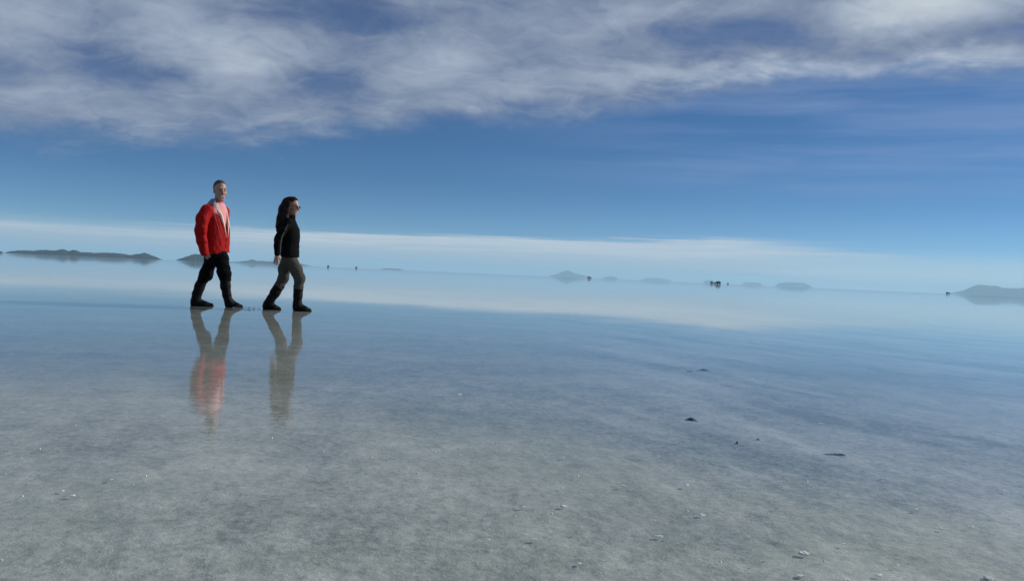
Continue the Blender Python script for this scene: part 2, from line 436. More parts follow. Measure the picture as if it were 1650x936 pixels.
# ------------------------------------------------------------------ bodies and clothes grown from distance fields
class Field:
    """a sampled distance field that shapes are blended into, then turned into one closed surface"""
    def __init__(self, lo, hi, h):
        self.lo = np.array(lo, np.float32); self.h = np.float32(h)
        n = np.ceil((np.array(hi) - self.lo) / h).astype(int) + 1
        self.F = np.full(n, 1.0, np.float32); self.n = n
    def block(self, lo, hi):
        a = np.clip(np.floor((np.array(lo) - self.lo) / self.h).astype(int), 0, self.n)
        b = np.clip(np.ceil((np.array(hi) - self.lo) / self.h).astype(int) + 1, 0, self.n)
        sl = tuple(slice(x, y) for x, y in zip(a, b))
        ax = [self.lo[i] + self.h * np.arange(a[i], b[i], dtype=np.float32) for i in range(3)]
        return sl, np.meshgrid(*ax, indexing='ij')
    def all(self):
        return self.block(self.lo, self.lo + self.h * self.n)
    def put(self, fn, lo, hi, k=0.02, op='add'):
        pad = 2 * k + 3 * self.h
        sl, P = self.block(np.array(lo) - pad, np.array(hi) + pad)
        if 0 in P[0].shape: return self
        d = fn(*P); F = self.F[sl]
        if op == 'add':
            t = np.clip(0.5 + 0.5 * (F - d) / k, 0, 1); r = F * (1 - t) + d * t - k * t * (1 - t)
        elif op == 'sub':
            d = -d; t = np.clip(0.5 - 0.5 * (F - d) / k, 0, 1); r = F * (1 - t) + d * t + k * t * (1 - t)
        self.F[sl] = r
        return self
    def cone(self, a, b, ra, rb=None, k=0.02, op='add', sq=(1, 1, 1)):
        rb = ra if rb is None else rb
        a = np.array(a, np.float32); b = np.array(b, np.float32); sq = np.array(sq, np.float32)
        ab = (b - a) / sq; L = max(float(ab @ ab), 1e-9)
        def fn(x, y, z):
            x, y, z = (x - a[0]) / sq[0], (y - a[1]) / sq[1], (z - a[2]) / sq[2]
            t = np.clip((x * ab[0] + y * ab[1] + z * ab[2]) / L, 0, 1)
            return (np.sqrt((x - t * ab[0]) ** 2 + (y - t * ab[1]) ** 2 + (z - t * ab[2]) ** 2) - (ra + (rb - ra) * t)) * sq.min()
        R = max(ra, rb) * sq
        return self.put(fn, np.minimum(a, b) - R, np.maximum(a, b) + R, k, op)
    def chain(self, pts, rad, k=0.02, op='add'):
        for i in range(len(pts) - 1): self.cone(pts[i], pts[i + 1], rad[i], rad[i + 1], k, op)
        return self
    def ell(self, c, r, k=0.02, op='add', M=None):
        c = np.array(c, np.float32); r = np.array(r, np.float32)
        def fn(x, y, z):
            x, y, z = x - c[0], y - c[1], z - c[2]
            if M is not None: x, y, z = (M[0][i] * x + M[1][i] * y + M[2][i] * z for i in range(3))
            k0 = np.sqrt((x / r[0]) ** 2 + (y / r[1]) ** 2 + (z / r[2]) ** 2)
            k1 = np.sqrt((x / r[0] ** 2) ** 2 + (y / r[1] ** 2) ** 2 + (z / r[2] ** 2) ** 2) + 1e-6
            return k0 * (k0 - 1) / k1
        R = r.max() if M is not None else r
        return self.put(fn, c - R, c + R, k, op)
    def wrinkle(self, amp, scale, seed=5, octs=3):
        sl, (x, y, z) = self.all()
        m = np.abs(self.F) < 0.03
        self.F[m] += amp * fbm(x[m] * scale[0], y[m] * scale[1], z[m] * scale[2], seed, octs)
        return self
    def cut(self, fn, k=0.006):
        """keep only where fn < 0"""
        sl, P = self.all(); d = fn(*P).astype(np.float32); F = self.F
        t = np.clip(0.5 - 0.5 * (F - d) / k, 0, 1)
        self.F = F * (1 - t) + d * t + k * t * (1 - t)
        return self
    def copy(self):
        o = Field.__new__(Field); o.lo, o.h, o.n, o.F = self.lo, self.h, self.n, self.F.copy(); return o
    def surface(self, name):
        F = self.F.copy()
        F[0] = F[-1] = 1; F[:, 0] = F[:, -1] = 1; F[:, :, 0] = F[:, :, -1] = 1
        s = F < 0
        nx, ny, nz = F.shape
        cnt = np.zeros((nx - 1, ny - 1, nz - 1), np.int8)
        for i in (0, 1):
            for j in (0, 1):
                for k in (0, 1): cnt += s[i:nx - 1 + i, j:ny - 1 + j, k:nz - 1 + k]
        act = np.argwhere((cnt > 0) & (cnt < 8))
        idx = np.full(cnt.shape, -1, np.int64); idx[tuple(act.T)] = np.arange(len(act))
        acc = np.zeros((len(act), 3)); num = np.zeros(len(act))
        C = [(i, j, k) for i in (0, 1) for j in (0, 1) for k in (0, 1)]
        for a in C:
            for ax in range(3):
                if a[ax]: continue
                b = list(a); b[ax] = 1
                fa = F[tuple((act + a).T)]; fb = F[tuple((act + b).T)]
                m = (fa < 0) != (fb < 0)
                t = fa[m] / (fa[m] - fb[m])
                pa = np.tile(np.array(a, float), (m.sum(), 1)); pa[:, ax] += t
                acc[m] += pa; num[m] += 1
        V = (act + acc / num[:, None]) * self.h + self.lo
        faces = []
        for ax in range(3):
            o1, o2 = [(1, 2), (2, 0), (0, 1)][ax]
            sl0 = [slice(1, None)] * 3; sl1 = [slice(1, None)] * 3
            sl0[ax] = slice(0, -1); sl1[ax] = slice(1, None)
            a = s[tuple(sl0)]; b = s[tuple(sl1)]
            e = np.argwhere(a != b); off = np.array([1, 1, 1]); off[ax] = 0
            e = e + off
            inside = s[tuple(e.T)]
            d1 = np.zeros(3, int); d1[o1] = 1; d2 = np.zeros(3, int); d2[o2] = 1
            q = np.stack([idx[tuple((e - d1 - d2).T)], idx[tuple((e - d2).T)], idx[tuple(e.T)], idx[tuple((e - d1).T)]], 1)
            q[~inside] = q[~inside][:, ::-1]
            faces.append(q)
        Q = np.concatenate(faces)
        return mesh(name, V, Q)

def frame(yaw, pitch=0.0, roll=0.0):
    """columns: forward, left, up of a head or torso; yaw 0 looks along +X, positive yaw turns towards the camera (-Y)"""
    M = Matrix.Rotation(-yaw, 3, 'Z') @ Matrix.Rotation(pitch, 3, 'Y') @ Matrix.Rotation(roll, 3, 'X')
    return np.array(M)
class Head:
    def __init__(self, c, M, s=1.0): self.c = np.array(c); self.M = M; self.s = s
    def p(self, x, y, z): return self.c + self.M @ (np.array((x, y, z)) * self.s)
    def loc(self, x, y, z):
        x, y, z = x - self.c[0], y - self.c[1], z - self.c[2]
        return [(self.M[0][i] * x + self.M[1][i] * y + self.M[2][i] * z) / self.s for i in range(3)]
    def ell(self, F, c, r, k=0.015, op='add'):
        F.ell(self.p(*c), np.array(r) * self.s, k, op, self.M)
    def cone(self, F, a, b, ra, rb=None, k=0.012, op='add'):
        F.cone(self.p(*a), self.p(*b), ra * self.s, (rb if rb is not None else ra) * self.s, k, op)
def build_head(F, H, neck_base, neck_r):
    F.cone(H.p(-0.02, 0, -0.05), neck_base, neck_r * 0.95, neck_r, 0.02)
    H.ell(F, (-0.012, 0, 0.032), (0.097, 0.075, 0.088), 0.02)
    H.ell(F, (0.022, 0, -0.045), (0.066, 0.058, 0.080), 0.03)
    H.cone(F, (0.060, -0.012, -0.106), (0.060, 0.012, -0.106), 0.022, k=0.03)
    H.cone(F, (0.076, -0.032, 0.022), (0.076, 0.032, 0.022), 0.013, k=0.015)
    for sgn in (-1, 1):
        H.cone(F, (0.062, 0.040 * sgn, -0.032), (0.050, 0.048 * sgn, -0.030), 0.020, k=0.02)
        H.cone(F, (0.094, 0.032 * sgn, -0.002), (0.094, 0.034 * sgn, -0.002), 0.012, k=0.01, op='sub')
        H.ell(F, (0.072, 0.032 * sgn, -0.003), (0.013, 0.014, 0.012), 0.003)
        H.ell(F, (-0.006, 0.074 * sgn, -0.012), (0.019, 0.011, 0.032), 0.006)
        H.cone(F, (0.000, 0.086 * sgn, -0.008), (-0.002, 0.086 * sgn, -0.018), 0.007, k=0.005, op='sub')
    H.cone(F, (0.086, 0, 0.010), (0.106, 0, -0.036), 0.009, 0.014, 0.010)
    for sgn in (-1, 1): H.cone(F, (0.096, 0.012 * sgn, -0.040), (0.094, 0.013 * sgn, -0.042), 0.008, k=0.006)
    H.cone(F, (0.083, -0.020, -0.070), (0.083, 0.020, -0.070), 0.0075, k=0.006)
    H.cone(F, (0.081, -0.017, -0.083), (0.081, 0.017, -0.083), 0.008, k=0.006)
    H.cone(F, (0.093, -0.018, -0.0765), (0.093, 0.018, -0.0765), 0.0035, k=0.003, op='sub')
def build_hand(F, wrist, down, fwd, side, curl=0.25, s=1.0):
    """down: from wrist to finger tips, fwd: towards the thumb, side: out of the back of the hand"""
    w, d, f, b = (np.array(v, float) for v in (wrist, down, fwd, side))
    P = lambda x, y, z: w + (d * x + f * y + b * z) * s
    F.cone(P(-0.03, 0, 0), P(0.02, 0, 0), 0.026 * s, 0.028 * s, 0.015)
    for y in (-0.026, -0.009, 0.009, 0.026):
        F.cone(P(0.015, y * 0.7, 0), P(0.088, y * 1.05, 0.002), 0.0145 * s, 0.0115 * s, 0.012)
    for y, L in ((-0.029, 0.060), (-0.010, 0.076), (0.010, 0.082), (0.029, 0.072)):
        a, p0 = 0.0, np.array((0.086, y * 1.02, 0.002)); r = 0.0088
        for seg, fr_ in enumerate((0.46, 0.31, 0.23)):
            a += curl * (0.7, 1.3, 0.9)[seg]
            p1 = p0 + L * fr_ * np.array((math.cos(a), 0.06 * np.sign(y) * (1 if seg == 0 else 0.2), -math.sin(a)))
            F.cone(P(*p0), P(*p1), r * s, (r - 0.0008) * s, 0.003); p0 = p1; r -= 0.0007
    F.chain([P(0.018, 0.022, -0.004), P(0.050, 0.048, -0.012), P(0.078, 0.056, -0.018), P(0.098, 0.055, -0.024)], [0.014 * s, 0.0115 * s, 0.0095 * s, 0.0078 * s], 0.006)
class Torso:
    """elliptical rings up a spine; lateral axis and depth axis turned by yaw"""
    def __init__(self, rings, yaw, grow=0.0):
        self.r = np.array(rings, float); self.c, self.s = math.cos(yaw), math.sin(yaw); self.grow = grow
    def axes(self, x, y, z):
        g = [np.interp(z, self.r[:, 0], self.r[:, i]) for i in range(1, 5)]
        x, y = x - g[0], y - g[1]
        return x * self.c - y * self.s, -x * self.s - y * self.c, g[2], g[3]     # forward, to the right hand, half width, half depth
    def __call__(self, x, y, z):
        f, l, a, b = self.axes(x, y, z)
        a = a + self.grow; b = b + self.grow
        k0 = np.sqrt((l / a) ** 2 + (f / b) ** 2 + 1e-9)
        k1 = np.sqrt((l / a ** 2) ** 2 + (f / b ** 2) ** 2 + 1e-9)
        d = k0 * (k0 - 1) / k1
        z0, z1 = self.r[0, 0], self.r[-1, 0]
        return np.maximum(d, np.maximum(z0 - z, z - z1))
    def put(self, F, k=0.03):
        r = self.r; R = r[:, 3:5].max() + self.grow
        F.put(self, (r[:, 1].min() - R, r[:, 2].min() - R, r[0, 0]), (r[:, 1].max() + R, r[:, 2].max() + R, r[-1, 0]), k)
    def at(self, z, l, lift=0.0):
        """a point on the front of the torso at height z and lateral offset l"""
        g = [np.interp(z, self.r[:, 0], self.r[:, i]) for i in range(1, 5)]
        f = (g[3] + self.grow) * math.sqrt(max(0.0, 1 - (l / (g[2] + self.grow)) ** 2)) + lift
        return (g[0] + f * self.c - l * self.s, g[1] - f * self.s - l * self.c, z)

# --- materials for people
def cloth(name, base, rough=0.8, var=0.25, bumpd=0.004, scale=60.0, sheen=0.0, spec=0.3):
    m = material(name); p = obj_pos()
    n = noise(p, scale, 4, 0.6); n2 = noise(p, 7.0, 3, 0.5)
    dark = tuple(c * (1 - var) for c in base); lite = tuple(min(1, c * (1 + var)) for c in base)
    c = mixc(n * 0.5 + n2 * 0.5, dark, lite)
    finish(principled(c, rough, spec, bump(n * 0.4 + n2 * 0.6, bumpd, 0.6), Sheen_Weight=sheen))
    return m
m_skin = material('skin'); p = obj_pos(); n = noise(p, 35.0, 4, 0.6)
finish(principled(mixc(n, (0.34, 0.18, 0.13), (0.48, 0.28, 0.215)), 0.5, 0.4, bump(n, 0.001, 0.4), Subsurface_Weight=0.08, Subsurface_Radius=(0.012, 0.005, 0.003)))
m_red = cloth('red_nylon', (0.33, 0.005, 0.005), 0.72, 0.08, 0.003, 90.0, spec=0.12)
m_lining = cloth('pale_lining', (0.78, 0.55, 0.48), 0.8, 0.08)
m_grey = cloth('grey_lavender_fabric', (0.22, 0.19, 0.24), 0.8, 0.15)
m_pink = cloth('pink_knit', (0.72, 0.30, 0.31), 0.85, 0.1)
m_cord = cloth('pale_pink_cord', (0.48, 0.13, 0.14), 0.7, 0.1)
m_black = cloth('black_trouser_cloth', (0.003, 0.003, 0.004), 0.9, 0.3, spec=0.08)
m_black2 = cloth('black_jacket_fleece', (0.0045, 0.0045, 0.005), 0.95, 0.3, spec=0.08)
m_sleeve_highlight = cloth('grey_sleeve_highlight', (0.10, 0.10, 0.11), 0.7, 0.1)  # sky light on the black sleeve's edge, put into a lighter grey
m_khaki = cloth('olive_grey_trouser_cloth', (0.062, 0.057, 0.048), 0.9, 0.15, spec=0.15)
def rubber(name, base):
    m = material(name); p = obj_pos(); n = noise(p, 22.0, 4, 0.6)
    finish(principled(tuple(base), S.m('MULTIPLY_ADD', n, 0.3, 0.42), 0.10, bump(n, 0.003, 0.4)))
    return m
m_rubber = rubber('black_rubber', (0.003, 0.003, 0.004))
m_lens = material('dark_lens'); finish(principled((0.012, 0.012, 0.016), 0.12, 0.6))
def hair_mat(name, a, b):
    m = material(name); p = obj_pos()
    n = noise(vscale(p, 1.0, 1.0, 0.12), 160.0, 3, 0.6)
    finish(principled(mixc(n, a, b), 0.6, 0.12, bump(n, 0.003, 0.6)))
    return m
m_hair_grey = hair_mat('short_dark_grey_hair', (0.022, 0.021, 0.023), (0.10, 0.095, 0.095))
m_hair_brown = hair_mat('long_dark_brown_hair', (0.003, 0.0015, 0.0015), (0.018, 0.006, 0.005))
XS = 0.935                                      # figures were measured in the oblique view; this takes the stretch back out
def grow(F, name, mat, parent):
    me = F.surface(name)
    v = np.empty(len(me.vertices) * 3, np.float32); me.vertices.foreach_get('co', v)
    v[0::3] *= XS; me.vertices.foreach_set('co', v); me.update()
    return new_obj(name, me, mat, parent)
def sunglasses(H, parent, wrap=0.0):
    F = Field(H.c - 0.17, H.c + 0.17, 0.003)
    for sgn in (-1, 1):
        H.ell(F, (0.098 - wrap, 0.034 * sgn, -0.002), (0.007, 0.029, 0.021), 0.003)
        H.cone(F, (0.090 - wrap, 0.062 * sgn, 0.006), (-0.008, 0.083 * sgn, 0.004), 0.004, k=0.003)
    H.cone(F, (0.104 - wrap, -0.010, 0.004), (0.104 - wrap, 0.010, 0.004), 0.004, k=0.003)
    return grow(F, 'sunglasses', m_lens, parent)
def boot(pts, rad, heel, toe, y, parent, lift=0.0, toe_y=0.0):
    """pts: shaft from the top down to the ankle; heel and toe: X of the sole's ends"""
    lo = (min(heel, toe, pts[0][0], pts[-1][0]) - 0.12, y - 0.15, -0.03); hi = (max(heel, toe, pts[0][0], pts[-1][0]) + 0.12, y + 0.15, pts[0][2] + 0.06)
    F = Field(lo, hi, 0.005)
    F.chain(pts, rad, 0.02)
    ax, ay, az = pts[-1]
    L = toe - heel
    F.cone((heel + 0.045, y, 0.035 + lift), (heel + 0.06, y, 0.06 + lift), 0.044, 0.05, 0.03)
    F.cone((heel + 0.05, y, 0.03 + lift), (heel + 0.62 * L, y + toe_y * 0.6, 0.028), 0.042, 0.046, 0.03, sq=(1, 1, 0.8))
    F.cone((ax, ay, az), (heel + 0.6 * L, y + toe_y * 0.6, 0.035), 0.055, 0.04, 0.04)
    F.cone((heel + 0.6 * L, y + toe_y * 0.6, 0.028), (toe - 0.04, y + toe_y, 0.022), 0.046, 0.036, 0.03, sq=(1, 1, 0.8))
    F.wrinkle(0.006, (9, 9, 26), 61, 2)
    F.cut(lambda x, y_, z: -z, 0.003)
    top = pts[0]
    F.cut(lambda x, y_, z: z - top[2], 0.004)
    # the open top of the shaft and a rolled rim
    b = grow(F, 'boot', m_rubber, parent)
    G = Field((heel - 0.02, y - 0.09, -0.02), (toe + 0.03, y + 0.11, 0.05), 0.004)
    G.cone((heel + 0.05, y, 0.012), (heel + 0.6 * L, y + toe_y * 0.6, 0.012), 0.046, 0.049, 0.02)
    G.cone((heel + 0.6 * L, y + toe_y * 0.6, 0.012), (toe - 0.038, y + toe_y, 0.012), 0.049, 0.038, 0.02)
    G.cut(lambda x, y_, z: np.maximum(z - 0.02, -z - 0.001), 0.003)
    grow(G, 'sole', m_rubber, b)
    return b
def face_camera(px, py):
    g = ground(px, py, -0.008)
    return g, math.atan2(-g.x, g.y)
# ------------------------------------------------------------------ the man in the red jacket
g, rz = face_camera(345, 494.5)
man = empty('person', g, rz)
tag(man, 'walking man in open red jacket over pink shirt, black trousers and black rubber boots', 'person')
YAW = math.radians(32)
body_r = [(0.74, -0.01, 0, 0.165, 0.115), (0.9, -0.01, 0, 0.175, 0.12), (1.02, 0, 0, 0.155, 0.11), (1.2, 0, 0, 0.175, 0.118), (1.34, 0, 0, 0.175, 0.105), (1.42, 0.005, 0, 0.14, 0.085), (1.47, 0.01, 0, 0.075, 0.062), (1.51, 0.012, 0, 0.055, 0.055)]
HM = Head((0.026, -0.02, 1.648), frame(math.radians(68), math.radians(3)), 1.18)
lf_hip, lf_knee, lf_ank = (0.02, -0.085, 0.88), (0.135, -0.105, 0.48), (0.215, -0.10, 0.09)      # leading leg, nearer the camera
lr_hip, lr_knee, lr_ank = (-0.03, 0.085, 0.88), (-0.125, 0.09, 0.47), (-0.270, 0.09, 0.10)       # trailing leg
sh_n, el_n, wr_n = (-0.140, -0.150, 1.355), (-0.228, -0.205, 1.075), (-0.165, -0.215, 0.80)
sh_f, el_f, wr_f = (0.085, 0.160, 1.355), (0.085, 0.225, 1.085), (0.06, 0.18, 0.82)
F = Field((-0.42, -0.36, -0.02), (0.46, 0.34, 1.86), 0.0055)
Torso(body_r, YAW).put(F)
build_head(F, HM, (0.008, -0.005, 1.46), 0.062)
for h_, k_, a_, tx in ((lf_hip, lf_knee, lf_ank, 0.36), (lr_hip, lr_knee, lr_ank, -0.03)):
    F.chain([h_, k_, a_], [0.080, 0.055, 0.038], 0.03)
    F.cone((a_[0], a_[1], 0.045), (tx - 0.06, a_[1], 0.03), 0.028, 0.022, 0.02)
for s_, e_, w_ in ((sh_n, el_n, wr_n), (sh_f, el_f, wr_f)):
    F.chain([s_, e_, w_], [0.055, 0.042, 0.03], 0.03)
build_hand(F, (-0.155, -0.205, 0.775), (0.50, 0.30, -0.81), (0.85, -0.1, 0.48), (0.05, -0.95, -0.3), 0.5)
build_hand(F, (0.06, 0.17, 0.80), (0.1, -0.3, -0.95), (0.95, 0.0, 0.1), (0.0, 0.95, -0.3), 0.5)
grow(F, 'body', m_skin, man)
# hair: close cropped, receding at the temples
F = Field(HM.c - 0.15, HM.c + 0.15, 0.004)
HM.ell(F, (-0.014, 0, 0.036), (0.1000, 0.0785, 0.0912), 0.01)
F.cut(lambda x, y, z: (lambda u: (0.70 * (u[0] - 0.060 + 5.0 * np.minimum(np.abs(u[1]), 0.06) ** 2) - 0.71 * (u[2] - 0.082)) * HM.s)(HM.loc(x, y, z)), 0.01)
F.wrinkle(0.004, (80, 80, 80), 3, 2)
grow(F, 'hair', m_hair_grey, man)
for sgn in (-1, 1):
    F = Field(HM.c - 0.14, HM.c + 0.14, 0.003)
    HM.cone(F, (0.090, 0.018 * sgn, 0.020), (0.078, 0.050 * sgn, 0.021), 0.005, 0.0035, 0.003)
    grow(F, 'eyebrow', m_hair_grey, man)
    F = Field(HM.c - 0.14, HM.c + 0.14, 0.003)
    HM.ell(F, (0.0765, 0.032 * sgn, -0.002), (0.010, 0.010, 0.008), 0.003)
    grow(F, 'eye', m_lens, man)
# shirt
F = Field((-0.30, -0.30, 0.78), (0.32, 0.30, 1.54), 0.006)
Torso([(r[0], r[1], r[2], r[3] + 0.012, r[4] + 0.016) for r in body_r], YAW).put(F)
F.wrinkle(0.008, (9, 9, 6), 12)
F.cut(lambda x, y, z: np.maximum(z - 1.475, 0.80 - z), 0.006)
grow(F, 'shirt', m_pink, man)
# jacket
jr = [(0.72, 0.0, 0, 0.212, 0.176), (0.80, 0.002, 0, 0.222, 0.182), (0.90, 0.004, 0, 0.220, 0.180), (1.05, 0.004, 0, 0.214, 0.176), (1.2, 0.002, 0, 0.208, 0.164), (1.32, 0.0, 0, 0.196, 0.142), (1.40, 0.0, 0, 0.172, 0.116), (1.45, 0.004, 0, 0.130, 0.096), (1.49, 0.008, 0, 0.095, 0.084), (1.52, 0.010, 0, 0.078, 0.076)]
TJ = Torso(jr, YAW)
def vwidth(z, l): return np.interp(z, [0.985, 1.04, 1.20, 1.36, 1.46, 1.55], [-0.01, 0.014, 0.058, 0.092, 0.100, 0.10]) * np.where(l > 0, 1.0, 0.75)
F = Field((-0.40, -0.38, 0.64), (0.36, 0.38, 1.56), 0.006)
TJ.put(F)
F.chain([sh_n, (-0.205, -0.185, 1.22), el_n, (-0.205, -0.215, 0.92), (-0.165, -0.21, 0.755)], [0.088, 0.082, 0.080, 0.070, 0.062], 0.035)
F.chain([sh_f, (0.095, 0.2, 1.22), el_f, (0.09, 0.2, 0.95), (0.06, 0.17, 0.80)], [0.088, 0.080, 0.076, 0.066, 0.056], 0.035)
# drag folds: from the armpit across the chest, at the elbow, over the hem
def fold(pts, r, op, k=0.018): F.chain([TJ.at(*q) for q in pts], [r] * len(pts), k, op)
fold([(1.30, 0.10, -0.002), (1.18, 0.075, -0.001), (1.05, 0.055, -0.002), (0.95, 0.05, -0.006)], 0.010, 'add')
fold([(1.32, 0.135, 0.012), (1.16, 0.115, 0.012), (1.0, 0.10, 0.014), (0.86, 0.09, 0.02)], 0.014, 'sub')
fold([(1.02, 0.0, 0.012), (0.93, 0.04, 0.010), (0.84, 0.10, 0.014)], 0.012, 'sub')
fold([(0.97, 0.02, 0.000), (0.86, 0.03, 0.001), (0.79, 0.05, 0.000)], 0.012, 'add')
fold([(0.80, 0.16, 0.004), (0.795, 0.06, 0.004), (0.79, -0.05, 0.004), (0.79, -0.14, 0.004)], 0.009, 'add', 0.012)
F.chain([(-0.315, -0.25, 1.12), (-0.262, -0.298, 1.09), (-0.18, -0.30, 1.07)], [0.014, 0.016, 0.014], 0.03, 'sub')
F.chain([(-0.300, -0.25, 1.00), (-0.235, -0.290, 0.99), (-0.16, -0.27, 1.01)], [0.013] * 3, 0.03, 'sub')
F.chain([(-0.265, -0.26, 0.885), (-0.20, -0.292, 0.875), (-0.14, -0.27, 0.89)], [0.013] * 3, 0.03, 'sub')
F.wrinkle(0.026, (7, 7, 3.6), 23, 4)
shell = F.copy()
F.cut(lambda x, y, z: np.minimum(z * 0 + 1, (lambda a: np.minimum(vwidth(z, a[1]) - np.abs(a[1]), a[0] - 0.0))(TJ.axes(x, y, z))), 0.004)
F.cut(lambda x, y, z: np.where(x < -0.10, 0.71, 0.735 + 0.16 * np.clip(x + 0.1, 0, 0.3)) - z, 0.006)
F.put(lambda x, y, z: Torso([(r[0], r[1], r[2], r[3] + 0.014, r[4] + 0.018) for r in body_r], YAW)(x, y, z), (-0.3, -0.3, 1.0), (0.3, 0.3, 1.56), 0.004, 'sub')
jk = grow(F, 'jacket', m_red, man)
# turned-out pale lining along the opening, and the collar
L_ = shell.copy(); L_.F = L_.F - 0.007
L_.cut(lambda x, y, z: (lambda a: np.maximum(np.abs(np.abs(a[1]) - (vwidth(z, a[1]) + 0.018)) - 0.022 * np.clip((z - 0.98) / 0.2, 0.2, 1), np.maximum(0.01 - a[0], np.maximum(0.99 - z, z - 1.47))))(TJ.axes(x, y, z)), 0.003)
L_.put(lambda x, y, z: TJ(x, y, z) + 0.020, (-0.3, -0.3, 0.9), (0.3, 0.3, 1.5), 0.003, 'sub')
grow(L_, 'lining', m_lining, jk)
F = Field((-0.19, -0.19, 1.40), (0.19, 0.19, 1.58), 0.005)
cx_, cy_ = 0.0, 0.0
def collar(x, y, z):
    rr_ = np.sqrt(((x - cx_)) ** 2 + (y - cy_) ** 2)
    f_ = x * math.cos(YAW) - y * math.sin(YAW)
    return np.maximum(np.maximum(np.abs(rr_ - (0.084 + 0.75 * (1.52 - z))) - 0.015, np.abs(z - 1.478) - 0.046), f_ - 0.03)
F.put(collar, (-0.18, -0.18, 1.42), (0.18, 0.18, 1.56), 0.01)
F.wrinkle(0.010, (16, 16, 16), 6)
grow(F, 'collar', m_grey, jk)
F = Field((-0.3, -0.42, 0.85), (0.25, 0.1, 1.38), 0.004)
def near_side(x, z, lift):
    """the jacket's surface on the camera side at (x, z)"""
    i_, k_ = int(round((x - shell.lo[0]) / shell.h)), int(round((z - shell.lo[2]) / shell.h))
    col_ = np.argmax(shell.F[i_, :, k_] < 0)
    return (x, shell.lo[1] + shell.h * col_ - lift, z)
cord = [near_side(x, z, 0.002) for x, z in ((-0.042, 1.31), (-0.030, 1.26), (-0.014, 1.21), (0.004, 1.16), (0.022, 1.11), (0.036, 1.06), (0.045, 1.02), (0.048, 0.98))]
F.chain(cord, [0.0048] * len(cord), 0.004)
grow(F, 'drawcord', m_cord, jk)
# trousers, loose and bloused over the boot tops
F = Field((-0.36, -0.30, 0.28), (0.36, 0.28, 0.98), 0.0065)
F.ell((-0.005, 0, 0.80), (0.130, 0.165, 0.12), 0.04)
F.chain([(0.030, -0.070, 0.80), (0.075, -0.092, 0.66), (0.128, -0.105, 0.49), (0.142, -0.105, 0.40)], [0.100, 0.102, 0.096, 0.084], 0.04)
F.chain([(-0.03, 0.07, 0.80), (-0.06, 0.085, 0.66), (-0.125, 0.09, 0.47), (-0.172, 0.09, 0.37)], [0.098, 0.100, 0.098, 0.084], 0.04)
F.ell((-0.03, -0.135, 0.70), (0.09, 0.06, 0.09), 0.04)
F.chain([(0.05, -0.20, 0.46), (0.13, -0.215, 0.44), (0.21, -0.18, 0.455)], [0.010] * 3, 0.02, 'sub')
F.chain([(0.23, -0.05, 0.52), (0.215, -0.16, 0.535), (0.12, -0.215, 0.56)], [0.010] * 3, 0.02, 'sub')
F.wrinkle(0.034, (8, 8, 11), 44, 3)
F.cut(lambda x, y, z: np.where(x > 0, 0.375, 0.335) - z, 0.01)
grow(F, 'trousers', m_black, man)
boot([(0.140, -0.105, 0.43), (0.150, -0.105, 0.30), (0.175, -0.102, 0.18), (0.207, -0.10, 0.085)], [0.075, 0.074, 0.064, 0.056], 0.155, 0.415, -0.10, man)
boot([(-0.165, 0.09, 0.40), (-0.215, 0.09, 0.28), (-0.250, 0.09, 0.17), (-0.268, 0.09, 0.085)], [0.072, 0.074, 0.070, 0.060], -0.338, -0.005, 0.09, man)

# ------------------------------------------------------------------ the woman in black
g, rz = face_camera(462, 500.5)
wom = empty('person', g, rz)
tag(wom, 'walking woman with long dark hair, black jacket, olive grey trousers and black boots', 'person')
YW = math.radians(14)
wb = [(0.66, 0.005, 0, 0.105, 0.065), (0.80, 0.01, 0, 0.120, 0.075), (0.95, 0.028, 0, 0.125, 0.082), (1.1, 0.03, 0, 0.140, 0.095), (1.2, 0.015, 0, 0.15, 0.085), (1.26, 0.005, 0, 0.10, 0.07), (1.31, 0.0, 0, 0.05, 0.05)]
HW = Head((0.028, -0.01, 1.462), frame(math.radians(22), math.radians(9)), 0.97)
wf_hip, wf_knee, wf_ank = (0.03, -0.055, 0.72), (0.175, -0.085, 0.45), (0.152, -0.085, 0.09)
wr_hip, wr_knee, wr_ank = (-0.02, 0.055, 0.72), (-0.06, 0.085, 0.44), (-0.262, 0.085, 0.11)
ws_n, we_n, ww_n = (-0.035, -0.155, 1.225), (-0.160, -0.195, 0.985), (-0.160, -0.205, 0.785)
ws_f, we_f, ww_f = (0.035, 0.155, 1.225), (0.0, 0.205, 0.985), (0.01, 0.20, 0.80)
F = Field((-0.42, -0.32, -0.02), (0.42, 0.32, 1.66), 0.005)
Torso(wb, YW).put(F)
build_head(F, HW, (-0.005, 0, 1.27), 0.050)
for h_, k_, a_, tx in ((wf_hip, wf_knee, wf_ank, 0.33), (wr_hip, wr_knee, wr_ank, -0.10)):
    F.chain([h_, k_, a_], [0.062, 0.046, 0.034], 0.03)
    F.cone((a_[0], a_[1], 0.045), (tx - 0.06, a_[1], 0.03), 0.026, 0.020, 0.02)
for s_, e_, w_ in ((ws_n, we_n, ww_n), (ws_f, we_f, ww_f)):
    F.chain([s_, e_, w_], [0.044, 0.032, 0.025], 0.03)
build_hand(F, (-0.163, -0.207, 0.775), (-0.14, 0.03, -0.99), (0.985, -0.10, -0.14), (-0.1, -0.99, 0.0), 0.28, 0.92)
build_hand(F, ww_f, (0.10, 0.0, -0.99), (0.99, 0.0, 0.1), (0.0, 1.0, 0.0), 0.28, 0.92)
grow(F, 'body', m_skin, wom)
